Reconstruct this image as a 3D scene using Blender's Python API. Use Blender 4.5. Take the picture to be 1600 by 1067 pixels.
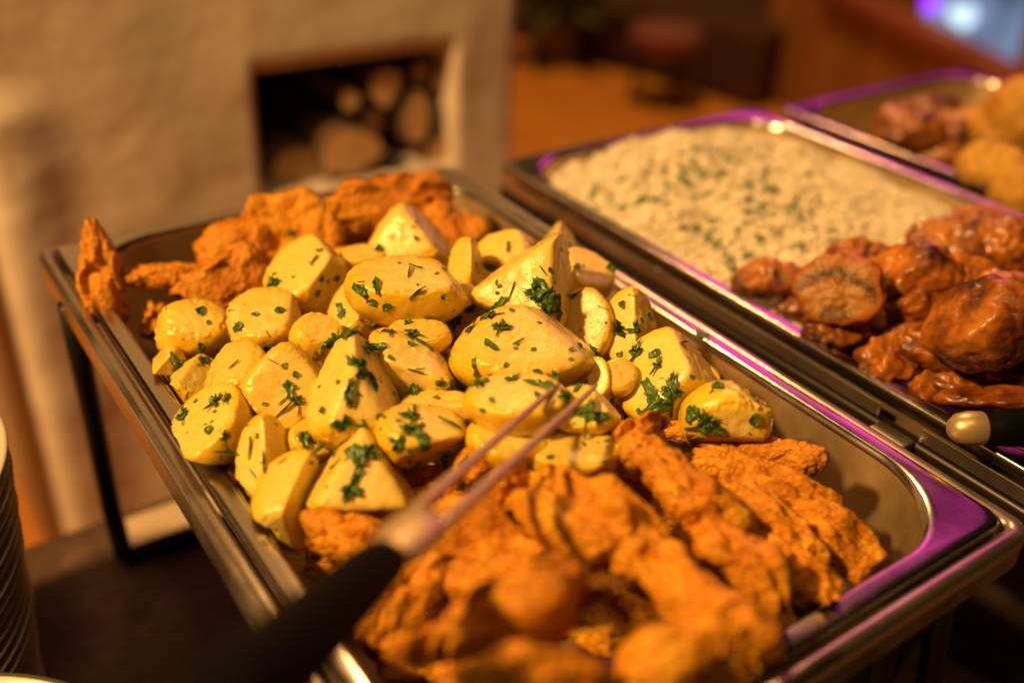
import bpy, bmesh, math, random
import numpy as np
from mathutils import Vector, Matrix
from mathutils.bvhtree import BVHTree

# ------------------------------------------------------------------ camera, world, lamps
for o in list(bpy.data.objects): bpy.data.objects.remove(o)
scene = bpy.context.scene
COL = scene.collection
RZ = 0.28                                   # height of the pan rims above the table (table top is z = 0)
CAM = np.array([-0.0919433, -0.14616736, 0.31226423 + RZ])
EUL = [math.radians(a) for a in (58.63253457, -2.47928913, -34.67846581)]
FPX = 1555.6                                # 35 mm on a 36 mm wide frame of 1600 px

cd = bpy.data.cameras.new('camera'); cam = bpy.data.objects.new('camera', cd); COL.objects.link(cam)
cam.location = CAM; cam.rotation_euler = EUL
cd.lens = 35.0; cd.sensor_width = 36.0; cd.clip_start = 0.02; cd.clip_end = 60
cd.dof.use_dof = True; cd.dof.focus_distance = 0.525; cd.dof.aperture_fstop = 2.4; cd.dof.aperture_blades = 0
scene.camera = cam

w = bpy.data.worlds.new('World'); scene.world = w; w.use_nodes = True
w.node_tree.nodes['Background'].inputs[0].default_value = (0.085, 0.043, 0.018, 1)
w.node_tree.nodes['Background'].inputs[1].default_value = 0.06

def area(name, loc, target, size, power, color, size_y=None, shape='DISK'):
    l = bpy.data.lights.new(name, 'AREA'); l.shape = shape; l.size = size
    if size_y: l.size_y = size_y
    l.energy = power; l.color = color
    o = bpy.data.objects.new(name, l); COL.objects.link(o); o.location = loc
    o.rotation_euler = (Vector(target) - Vector(loc)).to_track_quat('-Z', 'Y').to_euler()
    return o
area('warm_lamp', (-1.72, 0.46, 2.12), (0.3, 0.5, 0.25), 0.20, 134, (1, 0.525, 0.165))
area('party_light', (1.95, 1.18, 1.22), (0.3, 0.2, 0.28), 0.85, 4.2, (1.0, 0.06, 0.48), 0.75, 'RECTANGLE')
area('room_lamp', (1.9, 2.6, 3.4), (1.9, 2.3, 0.0), 0.40, 115, (1, 0.50, 0.16))
area('fill_lamp', (-0.25, -0.35, 2.75), (0.45, 1.1, 0.3), 0.5, 13, (1, 0.55, 0.21))  # added soft fill that lifts the stove front and the shaded food

scene.view_settings.view_transform = 'Standard'; scene.view_settings.look = 'None'
scene.view_settings.exposure = -0.18; scene.view_settings.gamma = 1.0
scene.render.engine = 'CYCLES'
cy = scene.cycles
cy.use_denoising = True; cy.caustics_reflective = False; cy.caustics_refractive = False
cy.sample_clamp_indirect = 6; cy.max_bounces = 8; cy.diffuse_bounces = 2; cy.glossy_bounces = 4

# ------------------------------------------------------------------ helpers
def _rot(rx, ry, rz):
    cx, sx, cy_, sy, cz, sz = math.cos(rx), math.sin(rx), math.cos(ry), math.sin(ry), math.cos(rz), math.sin(rz)
    X = np.array([[1,0,0],[0,cx,-sx],[0,sx,cx]]); Y = np.array([[cy_,0,sy],[0,1,0],[-sy,0,cy_]]); Z = np.array([[cz,-sz,0],[sz,cz,0],[0,0,1]])
    return Z @ Y @ X
R = _rot(*EUL)
def ray(x, y): return R @ np.array([(x-800)/FPX, -(y-533.5)/FPX, -1.0])
def onz(x, y, z): d = ray(x, y); return CAM + (z + RZ - CAM[2]) / d[2] * d       # z measured from the rim plane
def onx(x, y, X): d = ray(x, y); return CAM + (X - CAM[0]) / d[0] * d
def ony(x, y, Y): d = ray(x, y); return CAM + (Y - CAM[1]) / d[1] * d
def topx(P):
    q = (np.asarray(P) - CAM) @ R
    return 800 + FPX*q[0]/-q[2], 533.5 - FPX*q[1]/-q[2]
def view_basis(px, py):
    d = ray(px, py); t = -d / np.linalg.norm(d)
    r = R[:, 0] - t * (R[:, 0] @ t); r /= np.linalg.norm(r)
    return r, np.cross(t, r), t

def _hash(i, j, k, s):
    n = (i * 374761393 + j * 668265263 + k * 1440662683 + s * 974634777) & 0xffffffff
    n = ((n ^ (n >> 13)) * 1274126177) & 0xffffffff
    return ((n ^ (n >> 16)) & 0xffff) / 32767.5 - 1.0
def noise(P, f=1.0, s=0):
    """smooth value noise, -1..1, for an (n,3) array"""
    P = np.asarray(P, float) * f + 57.3 + s * 3.17
    I = np.floor(P).astype(np.int64); f_ = P - I; u = f_*f_*f_*(f_*(f_*6-15)+10)
    o = 0
    for a in (0, 1):
        for b in (0, 1):
            for c in (0, 1):
                wgt = (u[:,0] if a else 1-u[:,0]) * (u[:,1] if b else 1-u[:,1]) * (u[:,2] if c else 1-u[:,2])
                o = o + wgt * _hash(I[:,0]+a, I[:,1]+b, I[:,2]+c, s)
    return o

_ico = {}
def ico(n):
    if n not in _ico:
        bm = bmesh.new(); bmesh.ops.create_icosphere(bm, subdivisions=n, radius=1)
        V = np.array([v.co[:] for v in bm.verts]); V /= np.linalg.norm(V, axis=1)[:, None]
        F = np.array([[v.index for v in f.verts] for f in bm.faces]); bm.free(); _ico[n] = (V, F)
    return _ico[n]

def mesh_np(name, V, F, mat=None, smooth=True, attrs=None):
    me = bpy.data.meshes.new(name)
    V = np.asarray(V, np.float32); F = np.asarray(F, np.int32); k = F.shape[1]
    me.vertices.add(len(V)); me.vertices.foreach_set('co', V.ravel())
    me.loops.add(F.size); me.loops.foreach_set('vertex_index', F.ravel())
    me.polygons.add(len(F)); me.polygons.foreach_set('loop_start', np.arange(0, F.size, k, dtype=np.int32))
    me.update(calc_edges=True); me.validate()
    me.polygons.foreach_set('use_smooth', np.full(len(F), smooth, bool))
    for an, av in (attrs or {}).items():
        a = me.attributes.new(an, 'FLOAT', 'POINT'); a.data.foreach_set('value', np.asarray(av, np.float32))
    if mat: me.materials.append(mat)
    return me
def link(name, me, parent=None, loc=None):
    o = bpy.data.objects.new(name, me); COL.objects.link(o)
    if parent: o.parent = parent
    if loc is not None: o.location = loc
    return o
def tag(o, label=None, cat=None, group=None, kind=None):
    if label: o['label'] = label
    if cat: o['category'] = cat
    if group: o['group'] = group
    if kind: o['kind'] = kind
    return o
def thing(name, label, cat, loc=(0,0,0), group=None):
    return tag(link(name, None, None, loc), label, cat, group)
def obj_world(name, V, F, mat, parent=None, smooth=True, attrs=None):
    """object whose origin sits at the base centre of its world-space vertices"""
    V = np.asarray(V, float)
    c = np.array([(V[:,0].min()+V[:,0].max())/2, (V[:,1].min()+V[:,1].max())/2, V[:,2].min()])
    if parent is not None: c = np.array(parent.location)
    o = link(name, mesh_np(name, V - c, F, mat, smooth, attrs), parent)
    if parent is None: o.location = c
    return o
def bm_obj(name, bm, mat, parent=None, smooth=False, bevel=0, seg=2):
    if bevel: bmesh.ops.bevel(bm, geom=bm.edges[:], offset=bevel, segments=seg, affect='EDGES', profile=0.5)
    if parent is not None: bmesh.ops.translate(bm, verts=bm.verts, vec=-Vector(parent.location))
    me = bpy.data.meshes.new(name); bm.to_mesh(me); bm.free(); me.materials.append(mat)
    me.polygons.foreach_set('use_smooth', np.full(len(me.polygons), smooth, bool))
    return link(name, me, parent)
def box_bm(x0, x1, y0, y1, z0, z1):
    bm = bmesh.new(); bmesh.ops.create_cube(bm, size=1)
    for v in bm.verts: v.co = ((x0+x1)/2+v.co.x*(x1-x0), (y0+y1)/2+v.co.y*(y1-y0), (z0+z1)/2+v.co.z*(z1-z0))
    return bm
def loft(loops, close_v=False, cap=False):
    """quads between loops (each (n,3), closed)"""
    n = len(loops[0]); V = np.concatenate(loops); F = []
    m = len(loops)
    for i in range(m if close_v else m-1):
        a, b = i*n, ((i+1) % m)*n
        for j in range(n):
            k = (j+1) % n; F.append((a+j, a+k, b+k, b+j))
    return V, F
def tube(path, rad, n=12, flat=(1, 1)):
    """closed tube round a poly-line, ends capped by tiny rings"""
    path = np.asarray(path, float); rad = np.broadcast_to(rad, len(path)); L = []
    T = np.gradient(path, axis=0); T /= np.linalg.norm(T, axis=1)[:, None]
    up = np.array([0, 0, 1.0]) if abs(T[0][2]) < .9 else np.array([0, 1.0, 0])
    a = np.linspace(0, 2*math.pi, n, endpoint=False)
    for p, t, r in zip(path, T, rad):
        s = np.cross(t, up); s /= np.linalg.norm(s); b = np.cross(s, t)
        L.append(p + r*(np.cos(a)[:,None]*s*flat[0] + np.sin(a)[:,None]*b*flat[1]))
    L = [np.repeat(L[0].mean(0)[None], n, 0)*.999+L[0]*.001] + L + [np.repeat(L[-1].mean(0)[None], n, 0)*.999+L[-1]*.001]
    return loft(L)
def rrect(x0, x1, y0, y1, r, z, n=10):
    P = []
    for cx, cy_, a0 in ((x1-r, y1-r, 0), (x0+r, y1-r, 90), (x0+r, y0+r, 180), (x1-r, y0+r, 270)):
        for i in range(n+1):
            a = math.radians(a0 + 90*i/n); P.append((cx+r*math.cos(a), cy_+r*math.sin(a), z))
    # subdivide the long straight sides by nothing: shading stays flat there
    return np.array(P)
def lathe(profile, n=64, c=(0,0,0)):
    a = np.linspace(0, 2*math.pi, n, endpoint=False)
    return loft([np.stack([c[0]+r*np.cos(a), c[1]+r*np.sin(a), np.full(n, c[2]+z)], 1) for r, z in profile])

# ------------------------------------------------------------------ materials
def material(name):
    m = bpy.data.materials.new(name); m.use_nodes = True
    nt = m.node_tree; return m, nt, nt.nodes['Principled BSDF']
def N(nt, kind, **kw):
    n = nt.nodes.new(kind)
    for k, v in kw.items():
        if k in n.inputs: n.inputs[k].default_value = v
        else: setattr(n, k, v)
    return n
def coords(nt): return N(nt, 'ShaderNodeTexCoord').outputs['Object']
def tex(nt, scale, detail=4, rough=.55, co=None, out='Fac', stretch=None):
    co = co or coords(nt)
    if stretch:
        mp = N(nt, 'ShaderNodeMapping'); mp.inputs['Scale'].default_value = stretch; nt.links.new(co, mp.inputs[0]); co = mp.outputs[0]
    t = N(nt, 'ShaderNodeTexNoise', Scale=scale, Detail=detail, Roughness=rough); nt.links.new(co, t.inputs['Vector']); return t.outputs[out]
def ramp(nt, fac, stops):
    r = N(nt, 'ShaderNodeValToRGB'); e = r.color_ramp.elements
    while len(e) < len(stops): e.new(.5)
    for el, (p, c) in zip(e, stops): el.position = p; el.color = (*c, 1)
    nt.links.new(fac, r.inputs[0]); return r.outputs[0]
def mixc(nt, fac, a, b, mode='MIX'):
    m = N(nt, 'ShaderNodeMix', data_type='RGBA', blend_type=mode)
    for s, v in ((m.inputs[0], fac), (m.inputs[6], a), (m.inputs[7], b)):
        if hasattr(v, 'is_linked'): nt.links.new(v, s)
        else: s.default_value = v if not isinstance(v, tuple) else (*v, 1)
    return m.outputs[2]
def bump(nt, bs, h, dist, strength=1.0, prev=None):
    b = N(nt, 'ShaderNodeBump', Strength=strength, Distance=dist); nt.links.new(h, b.inputs['Height'])
    if prev: nt.links.new(prev, b.inputs['Normal'])
    nt.links.new(b.outputs[0], bs.inputs['Normal']); return b.outputs[0]
def setv(bs, **kw):
    for k, v in kw.items():
        k = k.replace('_', ' '); bs.inputs[k].default_value = (*v, 1) if isinstance(v, tuple) and len(v) == 3 and 'Radius' not in k else v
def simple(name, c, rough=.5, metal=0, c2=None, scale=20, bscale=0, bdist=0):
    m, nt, b = material(name); setv(b, Base_Color=c, Roughness=rough, Metallic=metal)
    if c2: nt.links.new(ramp(nt, tex(nt, scale), [(.35, c), (.68, c2)]), b.inputs['Base Color'])
    if bscale: bump(nt, b, tex(nt, bscale), bdist)
    return m

def potato_mat():
    m, nt, b = material('boiled_potato')
    at = N(nt, 'ShaderNodeAttribute', attribute_name='cut').outputs['Fac']
    var = N(nt, 'ShaderNodeObjectInfo').outputs['Random']
    co = coords(nt)
    skin = ramp(nt, tex(nt, 45, 4, .6, co=co), [(.28, (.76, .49, .010)), (.5, (.82, .57, .020)), (.75, (.86, .65, .045))])
    flesh = ramp(nt, tex(nt, 85, 6, .7, co=co), [(.28, (.80, .62, .085)), (.5, (.86, .70, .17)), (.72, (.91, .78, .30))])
    core = N(nt, 'ShaderNodeAttribute', attribute_name='core').outputs['Fac']
    flesh = mixc(nt, ramp(nt, core, [(.05, (.75, .75, .75)), (.6, (0, 0, 0))]), flesh, skin)
    flesh = mixc(nt, ramp(nt, tex(nt, 22, 3, co=co), [(.42, (0, 0, 0)), (.62, (.7, .7, .7))]), flesh, skin)
    c = mixc(nt, at, skin, flesh)
    tint = ramp(nt, var, [(0, (.90, .86, .80)), (1, (1, 1, 1))])
    c = mixc(nt, 1.0, c, tint, 'MULTIPLY')
    spot = ramp(nt, tex(nt, 140, 2, co=co), [(.73, (0, 0, 0)), (.78, (1, 1, 1))])
    c = mixc(nt, spot, c, (.45, .26, .03))
    nt.links.new(c, b.inputs['Base Color'])
    r = ramp(nt, tex(nt, 75, 5, .7, co=co), [(.35, (.16,)*3), (.68, (.6,)*3)]); nt.links.new(r, b.inputs['Roughness'])
    setv(b, Subsurface_Weight=.28, Subsurface_Radius=(.006, .003, .0008), Subsurface_Scale=1.0, Specular_IOR_Level=.5, Coat_Weight=.6, Coat_Roughness=.13)
    nt.links.new(ramp(nt, at, [(.2, (.7,)*3), (.9, (.6,)*3)]), b.inputs['Coat Weight'])
    n1 = bump(nt, b, tex(nt, 160, 4, .6, co=co), .0004, .3)
    bump(nt, b, tex(nt, 750, 3, .6, co=co), .00042, .8, n1); nt.links.new(b.inputs['Normal'].links[0].from_socket, b.inputs['Coat Normal'])
    return m
def crumb_mat(name, lo, mid, hi):
    m, nt, b = material(name); co = coords(nt)
    c = ramp(nt, tex(nt, 48, 5, .6, co=co), [(.28, lo), (.5, mid), (.72, hi)])
    fine = ramp(nt, tex(nt, 330, 4, .7, co=co), [(.32, (.42, .30, .22)), (.52, (.95, .92, .9)), (.7, (1.0, 1.0, 1.0))])
    c = mixc(nt, .85, c, fine, 'MULTIPLY')
    brown = ramp(nt, tex(nt, 20, 4, .6, co=co), [(.55, (0, 0, 0)), (.75, (.6, .6, .6))]); c = mixc(nt, brown, c, (.40, .115, .005))
    v = N(nt, 'ShaderNodeObjectInfo').outputs['Random']
    c = mixc(nt, 1.0, c, ramp(nt, v, [(0, (.82, .72, .6)), (1, (1, 1, 1))]), 'MULTIPLY')
    nt.links.new(c, b.inputs['Base Color']); setv(b, Roughness=.5, Specular_IOR_Level=.4, Subsurface_Weight=.12, Subsurface_Radius=(.004, .0015, .0004), Subsurface_Scale=1.0)
    vo = N(nt, 'ShaderNodeTexVoronoi', Scale=420); nt.links.new(co, vo.inputs['Vector'])
    n1 = bump(nt, b, vo.outputs['Distance'], .0008, .7)
    bump(nt, b, tex(nt, 520, 4, .65, co=co), .0011, .9, n1)
    return m
def steel_mat(name, c=(.60, .57, .53), rough=.17, brush=True, metal=1.0):
    m, nt, b = material(name); setv(b, Base_Color=c, Metallic=metal, Roughness=rough)
    co = coords(nt)
    sm = ramp(nt, tex(nt, 14, 5, .65, co=co), [(.35, (rough*.8,)*3), (.75, (rough*1.7,)*3)]); nt.links.new(sm, b.inputs['Roughness'])
    if brush: bump(nt, b, tex(nt, 60, 3, co=co, stretch=(1, .03, 1)), .00008, .35)
    return m
def roast_mat():
    m, nt, b = material('roast_skin'); co = coords(nt)
    c = ramp(nt, tex(nt, 30, 5, .6, co=co), [(.34, (.05, .013, .002)), (.44, (.30, .09, .006)), (.55, (.58, .22, .012)), (.72, (.72, .38, .045))])
    c = mixc(nt, 1.0, c, ramp(nt, N(nt, 'ShaderNodeObjectInfo').outputs['Random'], [(0, (.5, .4, .3)), (1, (1, 1, 1))]), 'MULTIPLY')
    nt.links.new(c, b.inputs['Base Color']); setv(b, Roughness=.4, Coat_Weight=.25, Coat_Roughness=.15)
    bump(nt, b, tex(nt, 110, 5, .55, co=co), .0018, .7); return m
def roulade_mat():
    m, nt, b = material('roulade_slice'); co = coords(nt)
    wv = N(nt, 'ShaderNodeTexWave', wave_type='RINGS', rings_direction='SPHERICAL', Scale=22, Distortion=3, Detail=3); wv.inputs['Detail Scale'].default_value = 40
    nt.links.new(co, wv.inputs['Vector'])
    face = ramp(nt, wv.outputs['Fac'], [(.2, (.32, .135, .010)), (.55, (.38, .17, .014)), (.85, (.10, .04, .005))])
    skin = ramp(nt, tex(nt, 40, 4, co=co), [(.3, (.30, .07, .012)), (.7, (.52, .18, .03))])
    at = N(nt, 'ShaderNodeAttribute', attribute_name='cut').outputs['Fac']
    nt.links.new(mixc(nt, at, skin, face), b.inputs['Base Color']); setv(b, Roughness=.5)
    bump(nt, b, tex(nt, 130, 4, co=co), .0012, .6); return m
def plaster_mat():
    m, nt, b = material('stove_plaster'); co = coords(nt)
    c = ramp(nt, tex(nt, 5, 5, .6, co=co), [(.3, (.54, .44, .34)), (.52, (.75, .67, .57)), (.75, (.83, .76, .67))])
    nt.links.new(c, b.inputs['Base Color']); setv(b, Roughness=.85)
    n1 = bump(nt, b, tex(nt, 7, 4, co=co, stretch=(1, 1, 2.2)), .008, .5)
    bump(nt, b, tex(nt, 60, 4, co=co), .002, .4, n1); return m
def cloth_mat():
    m, nt, b = material('dark_table_cover'); co = coords(nt)
    t1 = tex(nt, 11, 6, .65, co=co); t2 = tex(nt, 70, 4, .6, co=co, stretch=(1, 5, 1))
    c = ramp(nt, t1, [(.3, (.04, .022, .013)), (.5, (.11, .062, .036)), (.7, (.27, .165, .10))])
    c = mixc(nt, .55, c, ramp(nt, t2, [(.35, (.35, .33, .3)), (.7, (1, 1, 1))]), 'MULTIPLY')
    nt.links.new(c, b.inputs['Base Color']); setv(b, Roughness=.6)
    bump(nt, b, t2, .0015, .8); return m
def wood_mat(name, a, bcol, scale=3, rough=.4, stretch=(1, 12, 1)):
    m, nt, b = material(name); co = coords(nt)
    nt.links.new(ramp(nt, tex(nt, scale, 5, .6, co=co, stretch=stretch), [(.3, a), (.7, bcol)]), b.inputs['Base Color']); setv(b, Roughness=rough); return m
def emit_mat(name, c, s, tv=None):
    m, nt, b = material(name); setv(b, Base_Color=(.02, .02, .02), Emission_Color=c, Emission_Strength=s)
    if tv: nt.links.new(ramp(nt, tex(nt, tv, 2), [(.3, tuple(x*.25 for x in c)), (.7, c)]), b.inputs['Emission Color'])
    return m
def parsley_mat():
    m, nt, b = material('parsley'); co = coords(nt)
    c = ramp(nt, tex(nt, 220, 3, co=co), [(.3, (.024, .075, .005)), (.7, (.10, .22, .014))])
    nt.links.new(c, b.inputs['Base Color']); setv(b, Roughness=.3, Specular_IOR_Level=.5)
    bump(nt, b, tex(nt, 500, 2, co=co), .0006, .7); return m

M = dict(
    potato=potato_mat(), crumb=crumb_mat('golden_crumb', (.60, .22, .005), (.82, .38, .010), (.90, .53, .03)),
    steel=steel_mat('polished_steel'), steel_in=steel_mat('satin_steel', (.60, .46, .26), .46, metal=.88), rail=steel_mat('brushed_rail', (.52, .46, .39), .28, metal=.95),
    dark_steel=simple('dark_steel', (.045, .038, .032), .4, .8), roast=roast_mat(), roulade=roulade_mat(),
    plaster=plaster_mat(), cloth=cloth_mat(), parsley=parsley_mat(),
    rice=simple('rice', (.90, .84, .62), .45, 0, (.94, .90, .74), 90), rice_bed=simple('rice_bed', (.86, .77, .54), .6),
    black=simple('black_plastic', (.0025, .0025, .0025), .6), fork_steel=steel_mat('fork_steel', (.60, .47, .28), .38, metal=.7),
    floor=wood_mat('floor_boards', (.62, .23, .03), (.76, .33, .05), 2.0, .45, (6, .6, 1)),
    panel=wood_mat('panel_wood', (.26, .12, .03), (.46, .22, .05), 3, .4, (6, 6, .5)),
    bark=simple('bark', (.10, .055, .03), .9, 0, (.17, .095, .05), 30, 60, .004), log_end=simple('split_wood', (.66, .42, .17), .8, 0, (.85, .62, .32), 14),
    plate=simple('cream_glaze', (.72, .66, .55), .25), plate_rim=simple('dark_glaze', (.10, .10, .06), .3),
    sofa=simple('dark_upholstery', (.07, .03, .016), .8), cushion=simple('dusty_pink_fabric', (.22, .08, .06), .9),
    leaf=simple('house_plant_leaf', (.11, .10, .03), .5), pot=simple('clay_pot', (.12, .07, .04), .7), rail_wood=simple('red_rail', (.34, .10, .075), .4),
    card=simple('cream_card', (.60, .50, .34), .7), yellow=crumb_mat('pale_crumb', (.50, .26, .03), (.66, .40, .06), (.76, .50, .11)),
    sauce=simple('pan_juice', (.08, .026, .005), .4), blue=emit_mat('blue_lit_glass', (.36, .52, .85), .95, 3.0), bulb_p=emit_mat('violet_bulb', (.32, .02, .95), 3), bulb_w=emit_mat('white_bulb', (.65, .85, 1.0), 1.6),
)
M['black'].node_tree.nodes['Principled BSDF'].inputs['Specular IOR Level'].default_value = .04
# ------------------------------------------------------------------ setting: floor, table, stove
rng = random.Random(7); nr = np.random.RandomState(11)
tag(bm_obj('floor', box_bm(-3, 7, -2, 8, -.80, -.75), M['floor']), kind='structure')
bm = box_bm(-.75, 1.55, -.75, .578, -.035, 0)
t = thing('buffet_table', 'dark brown table with a mottled cover carrying the steel pans', 'table', (.4, 0, -.75))
bm_obj('table_top', bm, M['cloth'], t, bevel=.004)
for x in (-.68, 1.48):
    for y in (-.68, .5): bm_obj('leg', box_bm(x-.03, x+.03, y-.03, y+.03, -.75, -.036), M['panel'], t)

# masonry stove with a fire-wood niche
SY = 1.10
def stove():
    t = thing('masonry_stove', 'cream plastered masonry stove with a firewood niche', 'stove', (.415, SY, -.75))
    hx0, hx1, hz0, hz1 = .383, .690, RZ-.262, RZ-.083
    xs = np.concatenate([np.linspace(.03, hx0, 60), np.linspace(hx0, hx1, 40)[1:], np.linspace(hx1, .803, 24)[1:]])
    zs = np.concatenate([np.linspace(-.75, hz0, 60), np.linspace(hz0, hz1, 30)[1:], np.linspace(hz1, 1.5, 90)[1:]])
    nx, nz = len(xs), len(zs); X, Z = np.meshgrid(xs, zs, indexing='ij'); P = np.stack([X.ravel(), np.zeros(X.size), Z.ravel()], 1)
    y = .010*noise(P, 4, 1)+.0025*noise(P, 11, 2)+.0006*noise(P, 34, 3)
    rnd = lambda d, r: np.where(d < r, r-np.sqrt(np.maximum(0, r*r-(r-np.clip(d, 0, r))**2)), 0)
    y = y + rnd(P[:,0]-.03, .03) + rnd(.803-P[:,0], .014)
    dh = np.maximum(np.maximum(hx0-P[:,0], P[:,0]-hx1), np.maximum(hz0-P[:,2], P[:,2]-hz1)); y = y + rnd(np.maximum(dh, 0), .010)
    # rounded pilaster at the left end
    ztop = ony(30, 140, SY-.05)[2]; px_ = np.clip((.16-P[:,0])/.10, 0, 1); pz = np.clip((ztop-P[:,2])/.05, 0, 1)
    sm = lambda v: v*v*(3-2*v)
    y = y - .016*sm(px_)*sm(pz)*(1+.25*noise(P, 16, 7))
    V = P.copy(); V[:,1] = SY+y; idx = lambda i, j: i*nz+j
    ih = (59, 98); jh = (59, 88); F = []
    for i in range(nx-1):
        for j in range(nz-1):
            if ih[0] <= i < ih[1] and jh[0] <= j < jh[1]: continue
            F.append((idx(i, j), idx(i+1, j), idx(i+1, j+1), idx(i, j+1)))
    V = list(map(tuple, V))
    def curtain(ids, yb):
        base = len(V); V.extend((V[k][0], yb, V[k][2]) for k in ids)
        for q in range(len(ids)-1): F.append((ids[q], ids[q+1], base+q+1, base+q))
        return base
    curtain([idx(0, j) for j in range(nz)][::-1], SY+.9); curtain([idx(nx-1, j) for j in range(nz)], SY+.9); curtain([idx(i, nz-1) for i in range(nx)][::-1], SY+.9)
    loop = [idx(i, jh[0]) for i in range(ih[0], ih[1])]+[idx(ih[1], j) for j in range(jh[0], jh[1])]+[idx(i, jh[1]) for i in range(ih[1], ih[0], -1)]+[idx(ih[0], j) for j in range(jh[1], jh[0]-1, -1)]
    curtain(loop, SY+.42); b0 = len(V); V.extend([(hx0, SY+.42, hz0), (hx1, SY+.42, hz0), (hx1, SY+.42, hz1), (hx0, SY+.42, hz1)]); F.append((b0, b0+1, b0+2, b0+3))
    obj_world('body', np.array(V), np.array(F), M['plaster'], t)
stove()
def log(c, rx, rz, rot, shape, L, label, yaw=0):
    """split log lying along y; shape = list of (angle, radius) of its section"""
    P = np.array([[math.cos(math.radians(a+rot))*r*rx, 0, math.sin(math.radians(a+rot))*r*rz] for a, r in shape])
    k = len(P); bm = bmesh.new(); L0 = []
    for s in (0, .004, L-.004, L):
        sc = .93 if s in (0, L) else 1
        L0.append([bm.verts.new((c[0]+p[0]*sc+yaw*s, c[1]+s, c[2]+p[2]*sc)) for p in P])
    for i in range(3):
        for j in range(k): bm.faces.new((L0[i][j], L0[i][(j+1) % k], L0[i+1][(j+1) % k], L0[i+1][j])).material_index = 0
    for l in (L0[0], L0[-1]): bm.faces.new(l).material_index = 1
    bmesh.ops.recalc_face_normals(bm, faces=bm.faces)
    o = bm_obj('firewood_log', bm, M['bark']); o.data.materials.append(M['log_end'])
    return tag(o, label, 'log', 'firewood in the niche')
RND = [(i*30, 1+.08*math.sin(i*2.1)) for i in range(12)]
WDG = [(90, 1.1), (60, .95), (20, .9), (-20, .95), (-90, .9), (-150, .95), (160, .8), (120, .95)]
zb = RZ-.262
def lp(px, py, dy=.06): return ony(px, py, SY+dy*.3)
log(lp(548, 158, .10), .018, .018, 20, WDG, .24, 'small round log end at the left of the niche pile')
log(lp(603, 140, .09), .030, .032, 0, [(90, 1), (45, 1.05), (10, 1), (-90, 1), (-170, .9), (140, 1)], .25, 'pale wedge shaped log on top of the niche pile')
log(lp(652, 190, .06), .024, .046, -38, WDG, .26, 'long slanted split log in the middle of the niche')
log(lp(695, 130, .12), .020, .026, 70, WDG, .24, 'reddish log end in the upper right of the niche')
log(lp(548, 242, .04), .062, .040, 8, WDG, .26, 'big pale split log at the bottom left of the niche pile')
log(lp(690, 245, .06), .036, .030, 0, WDG, .26, 'pale split log at the lower right corner of the niche')
log(lp(470, 262, .14), .05, .032, 0, RND, .24, 'shadowed log lying at the left bottom of the niche')
log(lp(505, 222, .20), .026, .022, 30, WDG, .22, 'dim split log left of the big pale one in the niche')
log(lp(585, 190, .16), .022, .024, 10, WDG, .22, 'small split log between the round end and the slanted log')
log(lp(662, 118, .18), .022, .020, 45, WDG, .22, 'narrow log near the top right of the niche')
log(lp(630, 282, .05), .045, .02, 0, RND, .26, 'flat log at the bottom under the slanted log')

# ------------------------------------------------------------------ pans and their stands
LX, LY = .335, .54
def pan(ox, oy, dz, label, stand_label, low_rail=False, shelf=False):
    t = thing('food_pan', label, 'pan', (ox+LX/2, oy+LY/2, RZ+dz-.078), 'rectangular steel food pans')
    z0 = RZ+dz
    fo = lambda i, r, z: rrect(ox+.011+i, ox+LX-.011-i, oy+.011+i, oy+LY-.011-i, r, z)
    fl = [fo(0, .009, z0-.007), fo(0, .009, z0-.0015), fo(.0004, .009, z0-.0004), fo(.0015, .009, z0), fo(.0040, .012, z0),
          fo(.0085, .050, z0), fo(.0098, .0545, z0-.0003), fo(.0112, .055, z0-.0016), fo(.0120, .0555, z0-.004)]
    V, F = loft(fl); obj_world('flange', V, F, M['steel'], t)
    ins = [fo(.0120, .0555, z0-.0041), fo(.0135, .055, z0-.020), fo(.0175, .053, z0-.060), fo(.020, .050, z0-.069), fo(.026, .045, z0-.0755), fo(.036, .036, z0-.078), fo(.10, .02, z0-.078), fo(.150, .001, z0-.078)]
    V, F = loft(ins); o = obj_world('basin', V, F, M['steel_in'], t)
    s = thing('chafing_stand', stand_label, 'stand', (ox+LX/2, oy+LY/2, 0), 'stands under the food pans')
    zr = z0-.022 if low_rail else z0-.0035; i0 = .010 if low_rail else 0
    f2 = lambda i, z: rrect(ox+i0+i, ox+LX-i0-i, oy+i0+i, oy+LY-i0-i, max(.012-i, .004), z)
    pr = [f2(0, zr-.020), f2(0, zr-.003), f2(.0009, zr-.0009), f2(.003, zr), f2(.0065, zr), f2(.0088, zr-.0012), f2(.0094, zr-.004), f2(.0094, zr-.020)]
    V, F = loft(pr, close_v=True); obj_world('top_rail', V, F, M['dark_steel' if low_rail else 'rail'], s)  # low rails coloured dark to paint in the shade of the gap
    for ya, yb in ((oy+.474, oy+.512), (oy+.066, oy+.028)):
        for xa, sg in ((ox+.0045, 1), (ox+LX-.0045, -1)):
            V, F = tube([(xa, ya, zr-.012), (xa+.001*sg, ya*.75+yb*.25, zr*.75), (xa+.003*sg, ya*.25+yb*.75, zr*.25), (xa+.006*sg, yb, .014), (xa+.014*sg, yb, .0075)], .0075, 10); obj_world('leg', V, F, M['dark_steel'], s)
        V, F = tube([(ox+.0187, yb, .0075), (ox+.1, yb, .0075), (ox+LX-.0187, yb, .0075)], .0075, 10); obj_world('foot_bar', V, F, M['dark_steel'], s)
    if shelf:
        bm_obj('burner_plate', box_bm(ox+.012, ox+LX-.012, oy+.520, oy+.562, .002, .005), M['card'], s, bevel=.0008)
    return t, s
pan(0, 0, 0, 'steel pan heaped with parsley potatoes and breaded cutlets', 'steel wire stand under the potato pan', shelf=True)
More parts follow.
